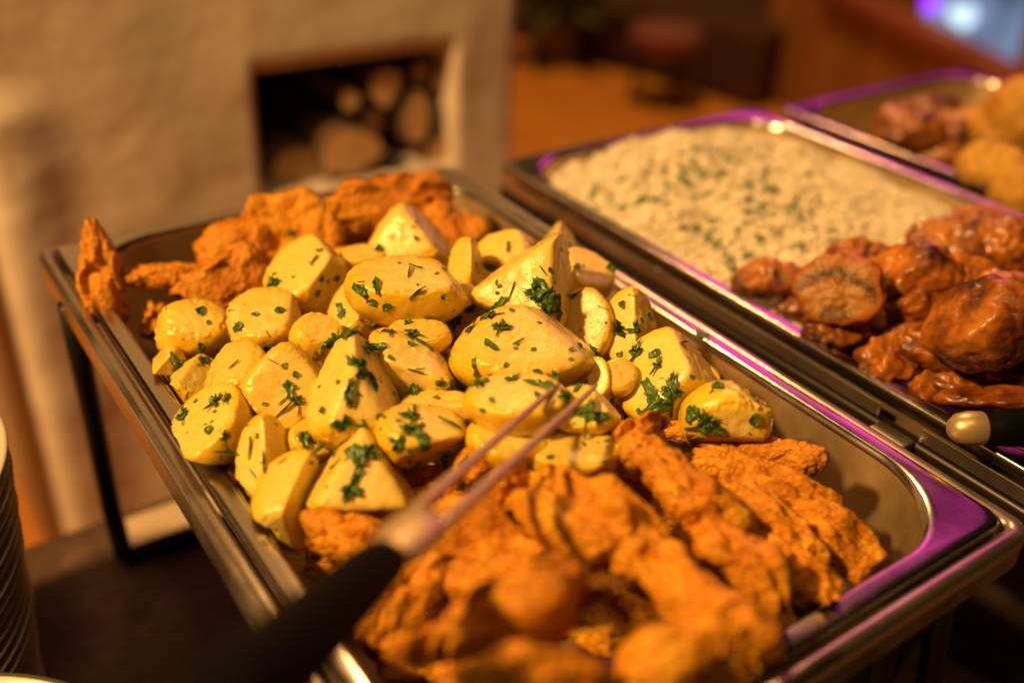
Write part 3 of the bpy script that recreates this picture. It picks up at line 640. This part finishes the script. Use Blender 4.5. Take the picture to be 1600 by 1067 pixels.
# ------------------------------------------------------------------ parsley
def bvh_of(lst):
    V, F, own, off = [], [], [], 0
    for o, v, f in lst:
        V.append(v); F.append(f+off); own += [o.name]*len(f); off += len(v)
    V = np.concatenate(V); F = np.concatenate(F)
    return BVHTree.FromPolygons(V.tolist(), F.tolist()), own
BV1, OWN1 = bvh_of(FOOD); BV2, OWN2 = bvh_of(FOOD2)
def leaf_outline(kind, r):
    if kind == 'leaf':                       # three toothed leaflets on a short stalk
        pts = []
        for c, L in ((152+r.uniform(-14, 14), r.uniform(.5, 1.0)), (90+r.uniform(-16, 16), r.uniform(.85, 1.1)), (28+r.uniform(-14, 14), r.uniform(.45, 1.0))):
            sub = [(-27, .34), (-22, r.uniform(.6, .85)), (-17, .62), (-13, r.uniform(.75, 1.0)), (-8, .66), (-4, r.uniform(.85, 1.05)), (0, .82), (3, r.uniform(.9, 1.1)), (8, .66), (12, r.uniform(.75, 1.0)), (17, .60), (22, r.uniform(.55, .8)), (27, .34)]
            for da, rr in sub:
                a = math.radians(c-da*1.05+r.uniform(-2, 2)); q = L*rr; pts.append((q*math.cos(a), q*math.sin(a)-.35))
        pts += [(.06, -.45), (.05, -1.0), (-.05, -1.0), (-.06, -.45)]
        pts = pts[::-1]
    elif kind == 'torn':                     # torn, toothed piece of a leaf
        m = r.randint(15, 21); pts = []; asp = r.uniform(.42, .75); ph = r.uniform(0, 6)
        for i in range(m):
            a = 2*math.pi*i/m; q = (.72+.2*math.sin(2*a+ph)+.12*math.sin(3*a+2*ph))*(1.0 if i % 2 else r.uniform(.62, .88)); pts.append((q*asp*math.cos(a), q*math.sin(a)))
    elif kind == 'stalk':
        pts = [(-1, -.07), (0, -.09), (1, -.06), (1, .05), (0, .08), (-1, .07)]
    else:
        m = r.randint(6, 9); pts = []
        for i in range(m):
            a = 2*math.pi*i/m; q = r.uniform(.45, 1.0); pts.append((q*math.cos(a), q*.7*math.sin(a)))
    return np.array(pts)
def leaf_geo(hit, nrm, size, ang, kind, seed, bvh, stretch=1.0, lift=.0004):
    r = random.Random(seed); O = leaf_outline(kind, r); m = len(O); c = O.mean(0)
    rings = [O*1.0, c+(O-c)*.66, c+(O-c)*.33, np.repeat(c[None], m, 0)+(O-c)*.04]
    n_ = Vector(nrm).normalized(); rr, uu, tv = view_basis(*topx(hit))
    e1 = Vector(rr); e1 = (e1-n_*e1.dot(n_)).normalized(); e2 = n_.cross(e1)
    if e2.dot(Vector(uu)) < 0: e2 = -e2
    ca, sa = math.cos(math.radians(ang)), math.sin(math.radians(ang)); T = []
    ph = r.uniform(0, 6)
    for k, L in enumerate(rings):
        for q in L:
            x, y = q[0]*size*stretch, q[1]*size; x, y = x*ca-y*sa, x*sa+y*ca
            p = Vector(hit)+e1*x+e2*y
            s = bvh.ray_cast(p+n_*.009, -n_, .020)
            drop = p if s[0] is None else s[0]
            edge = (1-k/3)
            wav = .0014*edge*(1+math.sin(x*1400+ph)*math.cos(y*1100+ph))*min(1, size/.008)
            T.append(drop+n_*(lift+wav) if s[0] is not None else p+n_*lift)
    T = np.array([v[:] for v in T]); B = T-np.array(n_)*.0003; k4 = 4*m; F = []
    for i in range(3):
        for j in range(m):
            a, b, c2, d = i*m+j, i*m+(j+1) % m, (i+1)*m+(j+1) % m, (i+1)*m+j
            F += [(a, b, c2), (a, c2, d), (k4+a, k4+c2, k4+b), (k4+a, k4+d, k4+c2)]
    for j in range(m):
        a, b = j, (j+1) % m; F += [(a, k4+a, k4+b), (a, k4+b, b)]
    return np.concatenate([T, B]), np.array(F)
def z2(l, s=2.807, ox=500, oy=300): return [(ox+x/s, oy+y/s, sz/s, a, k) for x, y, sz, a, k in l]
LEAVES = z2([(245,410,100,10,'leaf'),(290,505,45,40,'f'),(430,440,72,42,'stalk'),(390,355,60,85,'stalk'),(420,330,50,-30,'stalk'),(545,342,38,-20,'f'),(540,460,30,0,'f'),
 (95,525,80,20,'leaf'),(170,545,80,0,'leaf'),(222,570,70,-50,'leaf'),(180,430,85,40,'leaf'),(580,560,90,10,'leaf'),(655,512,45,30,'f'),(780,500,100,-40,'leaf'),(740,545,90,80,'leaf'),(665,600,90,150,'leaf'),(800,590,90,-20,'leaf'),
 (960,420,130,20,'leaf'),(1000,470,150,-20,'leaf'),(940,440,110,80,'leaf'),(1040,510,120,200,'leaf'),(990,520,110,140,'leaf'),
 (600,640,70,0,'leaf'),(735,660,40,60,'f'),(770,687,34,0,'f'),(685,780,95,20,'leaf'),(705,838,80,-60,'leaf'),(845,820,70,-70,'leaf'),(955,792,38,0,'f'),(937,692,24,0,'f'),(862,668,18,0,'f'),(962,575,18,0,'f'),(1100,690,34,20,'f'),(1145,685,44,-20,'f'),
 (1215,720,90,60,'leaf'),(1290,610,90,10,'leaf'),(1385,597,70,0,'leaf'),(1440,545,50,0,'f'),(1325,495,44,0,'f'),(1390,700,90,-20,'leaf'),(1475,706,56,35,'f'),(1488,752,80,-30,'leaf'),(1455,890,150,10,'leaf'),(1490,940,140,-60,'leaf'),(1555,860,150,-10,'leaf'),
 (1330,400,80,0,'leaf'),(1370,370,60,20,'leaf'),(1275,335,50,0,'f'),(970,850,130,70,'leaf'),(1060,895,100,20,'leaf'),(1128,862,60,-50,'leaf'),(1190,965,125,-20,'leaf'),(710,955,32,0,'f'),(430,870,115,10,'leaf'),
 (305,610,56,0,'leaf'),(265,705,80,-10,'leaf'),(400,622,75,60,'leaf'),(455,672,90,-30,'stalk'),(130,620,110,40,'leaf'),(60,655,90,120,'leaf'),(205,690,100,-40,'leaf'),(170,765,130,70,'leaf'),(235,857,40,0,'f'),(125,885,120,0,'leaf'),(95,1010,110,80,'leaf'),(260,985,36,0,'f'),(420,785,60,-15,'stalk'),(580,845,80,10,'leaf'),(625,870,70,60,'leaf'),(395,985,90,10,'leaf'),(405,1040,100,-60,'leaf'),(570,1020,80,-35,'stalk'),(385,572,50,-70,'leaf'),(825,245,60,0,'leaf'),(790,140,90,20,'f'),(940,235,60,30,'leaf'),(700,215,90,0,'leaf'),(750,330,60,0,'f'),(1090,240,40,0,'f'),(265,245,40,0,'f'),(10,690,60,0,'leaf'),(75,380,30,0,'f')]) + \
 z2([(320,60,66,20,'leaf'),(280,85,26,0,'f'),(610,67,52,-70,'leaf'),(115,97,28,60,'f'),(237,142,55,-40,'leaf'),(335,120,40,0,'f'),(207,265,30,-30,'f'),(243,360,85,10,'leaf'),(197,322,24,0,'f'),(390,300,80,-60,'leaf'),(382,346,24,0,'f'),(355,430,50,0,'f'),(420,450,60,20,'leaf'),(420,517,60,0,'stalk'),(437,285,60,10,'leaf'),(735,180,46,0,'f'),(708,248,90,-10,'leaf'),(738,300,60,80,'leaf'),(465,140,34,40,'stalk'),(540,505,60,80,'stalk'),(600,565,80,100,'stalk'),(568,450,24,0,'f'),(540,730,50,0,'leaf'),(770,470,100,30,'leaf'),(857,485,36,0,'f'),(700,435,40,0,'f'),
  (1000,530,150,60,'leaf'),(1070,520,110,-60,'leaf'),(1000,620,120,170,'leaf'),(975,700,100,160,'leaf'),(795,690,56,70,'leaf'),(802,570,30,0,'f'),(895,590,28,0,'f'),(1240,430,130,10,'leaf'),(1180,475,90,60,'leaf'),(1300,490,130,200,'leaf'),(1255,350,80,0,'leaf'),(1420,400,70,-30,'stalk'),(1270,570,36,0,'f'),(1240,515,36,0,'f'),(1390,530,60,80,'leaf'),(920,490,60,60,'leaf')], ox=200, oy=520) + \
 z2([(125,68,40,40,'stalk'),(155,272,66,10,'leaf'),(200,303,85,-70,'leaf'),(220,320,60,80,'leaf'),(335,290,40,80,'f'),(232,195,34,0,'f'),(328,222,22,0,'f')], 1.88, 1000, 500) + \
 z2([(1265,575,100,10,'leaf'),(1285,560,60,60,'leaf'),(1105,772,70,-30,'leaf'),(1300,695,40,0,'f'),(1350,340,40,0,'f'),(1480,420,30,0,'f'),(1455,465,45,60,'stalk'),(1485,550,40,30,'f'),(1470,617,36,0,'f'),(930,697,50,0,'f'),(965,752,26,0,'f')], 2.963, 0, 250)
host_leaves = {}; SV, SF, off = [], [], 0
rngl = random.Random(3)
for i, (px, py, sz, ang, kind) in enumerate(LEAVES):
    d = Vector(ray(px, py)).normalized(); h, nn, fi, dist = BV1.ray_cast(Vector(CAM), d)
    if h is None: continue
    s = -((np.array(h)-CAM) @ R)[2]/FPX; size = sz*.86*s
    nn = nn if nn.dot(d) < 0 else -nn
    nn = (nn*.8 - d*.2).normalized()
    k = 'fleck' if kind == 'f' else kind
    if k == 'leaf' and i % 5 in (0, 2, 3): k = 'torn'; size *= .82
    V, F = leaf_geo(h, nn, size, ang, k, 100+i, BV1, stretch=rngl.uniform(.6, 1.05))
    own = OWN1[fi]
    if k in ('leaf', 'torn') and sz >= 18 and own in PINFO and 'buried potato chunk' not in PINFO[own]: host_leaves.setdefault(own, []).append((px, py, V, F))
    else: SV.append(V); SF.append(F+off); off += len(V)
ORD = {1: [''], 2: ['left', 'right'], 3: ['left', 'middle', 'right']}
NTH = ['first', 'second', 'third', 'fourth', 'fifth', 'sixth', 'seventh', 'eighth', 'ninth']
for own, L in host_leaves.items():
    L.sort(key=lambda q: q[0]); n = len(L)
    for j, (px, py, V, F) in enumerate(L):
        o = obj_world('parsley_leaf', V, F, M['parsley'])
        lab = PINFO[own]
        if n == 1: lb = 'green parsley leaf on the '+lab
        elif n <= 3: lb = f'{ORD[n][j]} parsley leaf on the {lab}'
        else: lb = f'{NTH[j]} parsley leaf from left on the {lab}'
        if n > 3 and len(lb.split()) > 16: lb = f'{NTH[j]} parsley leaf on {lab}'
        tag(o, ' '.join(lb.split()[:16]), 'parsley', 'parsley leaves on the potatoes')
# chopped flecks over the potatoes
for i in range(700):
    px, py = rngl.uniform(240, 1190), rngl.uniform(330, 770)
    d = Vector(ray(px, py)).normalized(); h, nn, fi, dist = BV1.ray_cast(Vector(CAM), d)
    if h is None or OWN1[fi] not in PINFO: continue
    if 'buried' not in PINFO[OWN1[fi]] and rngl.random() < .62: continue
    nn = nn if nn.dot(d) < 0 else -nn
    V, F = leaf_geo(h, nn, abs(rngl.gauss(.0006, .0014))+.0007, rngl.uniform(0, 360), 'fleck' if rngl.random() < .7 else 'stalk', 900+i, BV1, stretch=rngl.uniform(.7, 1.5))
    SV.append(V); SF.append(F+off); off += len(V)
tag(obj_world('chopped_parsley', np.concatenate(SV), np.concatenate(SF), M['parsley'], smooth=False), 'fine chopped parsley flecks scattered over the potatoes', 'parsley', kind='stuff')
SV, SF, off = [], [], 0
spots = [(1085,240),(1070,265),(1060,285),(1120,235),(1150,240),(1140,265),(1125,280),(1135,250),(1165,232),(1100,220),(1045,310),(985,330),(1005,268),(1180,345),(1195,340),(1130,415),(1115,385),(1240,340),(1075,365),(1318,388),(1160,300),(1110,310),(1205,300),(935,300),(1250,300)]
for i in range(250):
    px, py = spots[i % len(spots)]; px += rngl.gauss(0, 11 if i < 120 else 50); py += rngl.gauss(0, 8 if i < 120 else 28)
    d = Vector(ray(px, py)).normalized(); h, nn, fi, dist = BV2.ray_cast(Vector(CAM), d)
    if h is None: continue
    V, F = leaf_geo(h, Vector((0, 0, 1)), rngl.uniform(.0018, .0065), rngl.uniform(0, 360), 'leaf' if i % 2 == 0 else 'fleck', 1500+i, BV2, lift=.003)
    SV.append(V); SF.append(F+off); off += len(V)
tag(obj_world('chopped_parsley', np.concatenate(SV), np.concatenate(SF), M['parsley'], smooth=False), 'chopped parsley sprinkled over the rice mound', 'parsley', kind='stuff')
# parsley on the right rim of the potato pan
pv, pf = leaf_geo(Vector((.3165, .215, RZ+.0006)), Vector((0, 0, 1)), .009, 40, 'leaf', 77, BV1)
tag(obj_world('parsley_leaf', pv, pf, M['parsley']), 'parsley leaf stuck on the right steel rim of the potato pan', 'parsley', 'parsley leaves on the pan rim')

# ------------------------------------------------------------------ serving fork
def fork():
    tipL, tipR = onz(872, 600, .050), onz(932, 602, .050)
    neck = onz(634, 842, .082); end = onz(372, 1090, .128)
    ax = neck-(tipL+tipR)/2; ax /= np.linalg.norm(ax); side = (tipR-tipL); side -= ax*(side @ ax); side /= np.linalg.norm(side)
    f = thing('serving_fork', 'two-tined steel meat fork with a black handle lying across the food', 'fork', tuple(neck))
    for tip, sg in ((tipL, -1), (tipR, 1)):
        root = neck - ax*.018 + side*.0066*sg
        pts = [tip, tip*.93+root*.07, tip*.6+root*.4, tip*.25+root*.75, root, neck-ax*.006+side*.0050*sg]
        V, F = tube(pts, [.0009, .0015, .0021, .0026, .0030, .0034], 10, (1, .8)); obj_world('tine', V, F, M['fork_steel'], f)
    V, F = tube([neck-ax*.017, neck-ax*.012, neck-ax*.002, neck+ax*.010, neck+ax*.020], [.0088, .0100, .0102, .0088, .007], 16, (1, .42)); obj_world('neck', V, F, M['fork_steel'], f)
    h0 = neck+ax*.014; dirh = end-h0; Lh = np.linalg.norm(dirh); dirh /= Lh
    V, F = tube([h0, h0+dirh*.006, h0+dirh*.03, h0+dirh*.07, h0+dirh*Lh, h0+dirh*(Lh+.02)], [.0082, .0093, .0108, .0122, .0134, .0118], 20, (1, .8)); obj_world('handle', V, F, M['black'], f)
fork()

# ------------------------------------------------------------------ second utensil on the rice pan rim
e0 = onz(1512, 669, .012); dr = np.array([.80, -.58, .06]); dr /= np.linalg.norm(dr)
u = thing('serving_utensil', 'black utensil handle with a round silver end on the rice pan', 'utensil', tuple(e0))
V, F = tube([e0-dr*.0105, e0-dr*.0095, e0-dr*.006, e0, e0+dr*.007, e0+dr*.0095], [.0015, .0045, .0078, .0092, .0090, .0080], 24); obj_world('end_cap', V, F, M['fork_steel'], u)
V, F = tube([e0+dr*.008, e0+dr*.02, e0+dr*.06, e0+dr*.12, e0+dr*.14], [.0086, .0098, .0108, .0105, .009], 24); obj_world('handle', V, F, M['black'], u)

# ------------------------------------------------------------------ stack of plates, crock, card
prof = [(.001, .006), (.055, .006), (.070, .0075), (.098, .0150), (.1185, .0205), (.1200, .0220), (.1195, .0232), (.1170, .0230), (.096, .0178), (.070, .0105), (.052, .009), (.001, .009)]
foot = [(.050, 0), (.052, .006)]
NP = 24; ORDN = ['topmost','second','third','fourth','fifth','sixth','seventh','eighth','ninth','tenth','eleventh','twelfth','thirteenth','fourteenth','fifteenth','sixteenth','seventeenth','eighteenth','nineteenth','twentieth']
V, F = lathe(prof, 96); pm = mesh_np('plate', V, np.array(F), M['plate'])
for i in range(NP):
    k = NP-1-i
    o = link('plate', pm, None, (-.193+.0190*i/NP+rng.uniform(-.0008, .0008), .405+rng.uniform(-.0008, .0008), .0015+i*.0092))
    nm = 'topmost plate of the tall stack at the left edge' if k == 0 else (f'{ORDN[k]} plate from the top of the tall left stack' if k < len(ORDN) else f'plate {["fourth","third","second","first"][k-20]} from the bottom of the tall left stack')
    tag(o, nm, 'plate', 'cream plates stacked at the left')
cp = onz(0, 1043, -.09); cc = (cp[0]-.064, cp[1]-.098, 0); zt = RZ-.09
b = thing('crock', 'cream crock with a dark rim in the bottom left corner', 'crock', cc)
V, F = lathe([(.001, 0), (.075, 0), (.09, .01), (.112, .10), (.112, zt-.006), (.1135, zt-.004)], 96, cc); obj_world('body', V, F, M['plate'], b)
V, F = lathe([(.1136, zt-.0042), (.1150, zt-.002), (.1140, zt+.0005), (.1120, zt+.0005)], 96, cc); obj_world('rim', V, F, M['plate_rim'], b)
V, F = lathe([(.1119, zt+.0002), (.108, zt-.003), (.07, zt-.006), (.001, zt-.006)], 96, cc); obj_world('lid', V, F, M['plate'], b)
a1, a2 = onz(1430, 1010, -RZ+.001), onz(1540, 1067, -RZ+.001)
bm = bmesh.new(); c0 = Vector((a1[0], a1[1], .0015)); ex = Vector((a2[0]-a1[0], a2[1]-a1[1], 0)).normalized(); ey = Vector((-ex.y, ex.x, 0))
vs = [c0, c0+ex*.10, c0+ex*.10-ey*.07, c0-ey*.07]
lo = [bm.verts.new(v) for v in vs]; hi = [bm.verts.new(v+Vector((0, 0, .0025))) for v in vs]
bm.faces.new(lo[::-1]); bm.faces.new(hi)
for i in range(4): bm.faces.new((lo[i], lo[(i+1) % 4], hi[(i+1) % 4], hi[i]))
bmesh.ops.recalc_face_normals(bm, faces=bm.faces)
tag(bm_obj('cream_card', bm, M['card'], bevel=.0006), 'cream card lying on the dark table at the lower right', 'card')

# ------------------------------------------------------------------ room beyond
sa, sb = np.array([2.98, 3.9]), np.array([3.20, 2.62]); ax = (sb-sa)/np.linalg.norm(sb-sa); pn = np.array([-ax[1], ax[0]])
s = thing('sofa', 'dark upholstered bench on the wooden floor far behind the stove', 'sofa', (3.4, 3.2, -.75))
def slab(name, u0, u1, v0, v1, z0, z1, mat, parent, bevel=.03):
    bm = bmesh.new(); q = [(u0, v0), (u1, v0), (u1, v1), (u0, v1)]; P = [sa+ax*a_*1.0+pn*b_ for a_, b_ in q]
    lo = [bm.verts.new((p[0], p[1], z0)) for p in P]; hi = [bm.verts.new((p[0], p[1], z1)) for p in P]
    bm.faces.new(lo[::-1]); bm.faces.new(hi)
    for i in range(4): bm.faces.new((lo[i], lo[(i+1) % 4], hi[(i+1) % 4], hi[i]))
    bmesh.ops.recalc_face_normals(bm, faces=bm.faces); return bm_obj(name, bm, mat, parent, bevel=bevel)
slab('seat', -.9, 1.25, 0, .75, -.75, -.42, M['sofa'], s); slab('backrest', -.9, 1.25, .76, 1.0, -.75, .12, M['sofa'], s)
pc = onz(1045, 42, -.42-RZ); st = thing('round_stool', 'round stool with a dusty pink seat before the dark bench', 'stool', (pc[0], pc[1], -.75))
V, F = lathe([(.001, -.09), (.13, -.09), (.15, -.07), (.155, -.03), (.145, -.006), (.11, 0), (.001, .002)], 48, tuple(pc)); obj_world('seat', V, F, M['cushion'], st)
for i in range(3):
    a = 2.1*i+.4; V, F = tube([(pc[0]+.09*math.cos(a), pc[1]+.09*math.sin(a), -.51), (pc[0]+.13*math.cos(a), pc[1]+.13*math.sin(a), -.75)], .014, 10); obj_world('leg', V, F, M['sofa'], st)
q0, q1, q2, q3 = onx(1182, 175, 3.35), onx(1620, 175, 3.35), onx(1620, 150, 3.35), onx(1345, 14, 3.35)
pt = thing('wood_partition', 'brown wooden partition behind the rightmost pan', 'partition', (3.35, (q0[1]+q1[1])/2, -.75))
yb = np.linspace(q0[1]+.02, q1[1], 13)
for i in range(12):
    y0, y1 = yb[i], yb[i+1]; ym = (y0+y1)/2; ztop = min(.16, q3[2]+(ym-q3[1])/(q2[1]-q3[1])*(q2[2]-q3[2])) if ym < q3[1] else q3[2]
    bm_obj('board', box_bm(3.35, 3.38, min(y0, y1)+.003, max(y0, y1)-.003, -.75, max(ztop, -.7)), M['panel'], pt, bevel=.004)
V, F = tube([onx(1290, -22, 3.33), onx(1450, 58, 3.33), onx(1640, 156, 3.33)], .055, 14, (.7, 1)); tag(obj_world('handrail', V, F, M['rail_wood']), 'reddish sloping handrail on top of the wooden partition', 'handrail')
w0, w1 = onx(1400, 190, 4.4), onx(1640, -90, 4.4)
wl = thing('glass_panel', 'blue lit glass panel behind the handrail in the upper right', 'glass panel', (4.4, (w0[1]+w1[1])/2, -.75))
bm_obj('pane', box_bm(4.40, 4.42, w1[1], w0[1], -.70, w1[2]), M['blue'], wl)
bm_obj('frame', box_bm(4.395, 4.43, w1[1], w0[1], -.75, -.701), M['dark_steel'], wl)
for px, py, r_, mt, lb in ((1455, 6, .035, 'bulb_p', 'violet party light bulb in the upper right'), (1508, 26, .045, 'bulb_w', 'larger white blue light bulb in front of the glass panel'), (1492, 22, .03, 'bulb_w', 'smaller white blue light bulb left of the larger one')):
    S, F = ico(4); P = onx(px, py, 4.3); tag(obj_world('light_bulb', P+S*r_*np.array([1, 1, 1.15]), F, M[mt]), lb, 'light bulb')
# plant on the floor beside the stove
pp = onz(868, 100, -1.03); 
pl = thing('house_plant', 'dull green house plant on the floor right of the stove', 'plant', (pp[0], pp[1], -.75)); pb = np.array(pl.location)
V, F = lathe([(.001, 0), (.09, 0), (.12, .2), (.13, .22), (.11, .22), (.10, .19), (.001, .19)], 32, tuple(pb)); obj_world('pot', V, F, M['pot'], pl)
LV, LF, off = [], [], 0
for i in range(46):
    a = rng.uniform(0, 6.283); L = rng.uniform(.25, .5); e = rng.uniform(.2, 1.2); wd = rng.uniform(.03, .06)
    dd = np.array([math.cos(a)*math.cos(e), math.sin(a)*math.cos(e), math.sin(e)]); sd = np.array([-math.sin(a), math.cos(a), 0]); b0 = pb+[0, 0, .2]
    pts = [b0, b0+dd*L*.5+sd*wd, b0+dd*L-[0, 0, L*.25], b0+dd*L*.5-sd*wd, b0+dd*L*.5+np.array([0, 0, .012])]
    LV += pts; LF += [(off, off+1, off+4), (off+1, off+2, off+4), (off+2, off+3, off+4), (off+3, off, off+4)]; off += 5
obj_world('foliage', np.array(LV), np.array(LF), M['leaf'], pl, smooth=False)
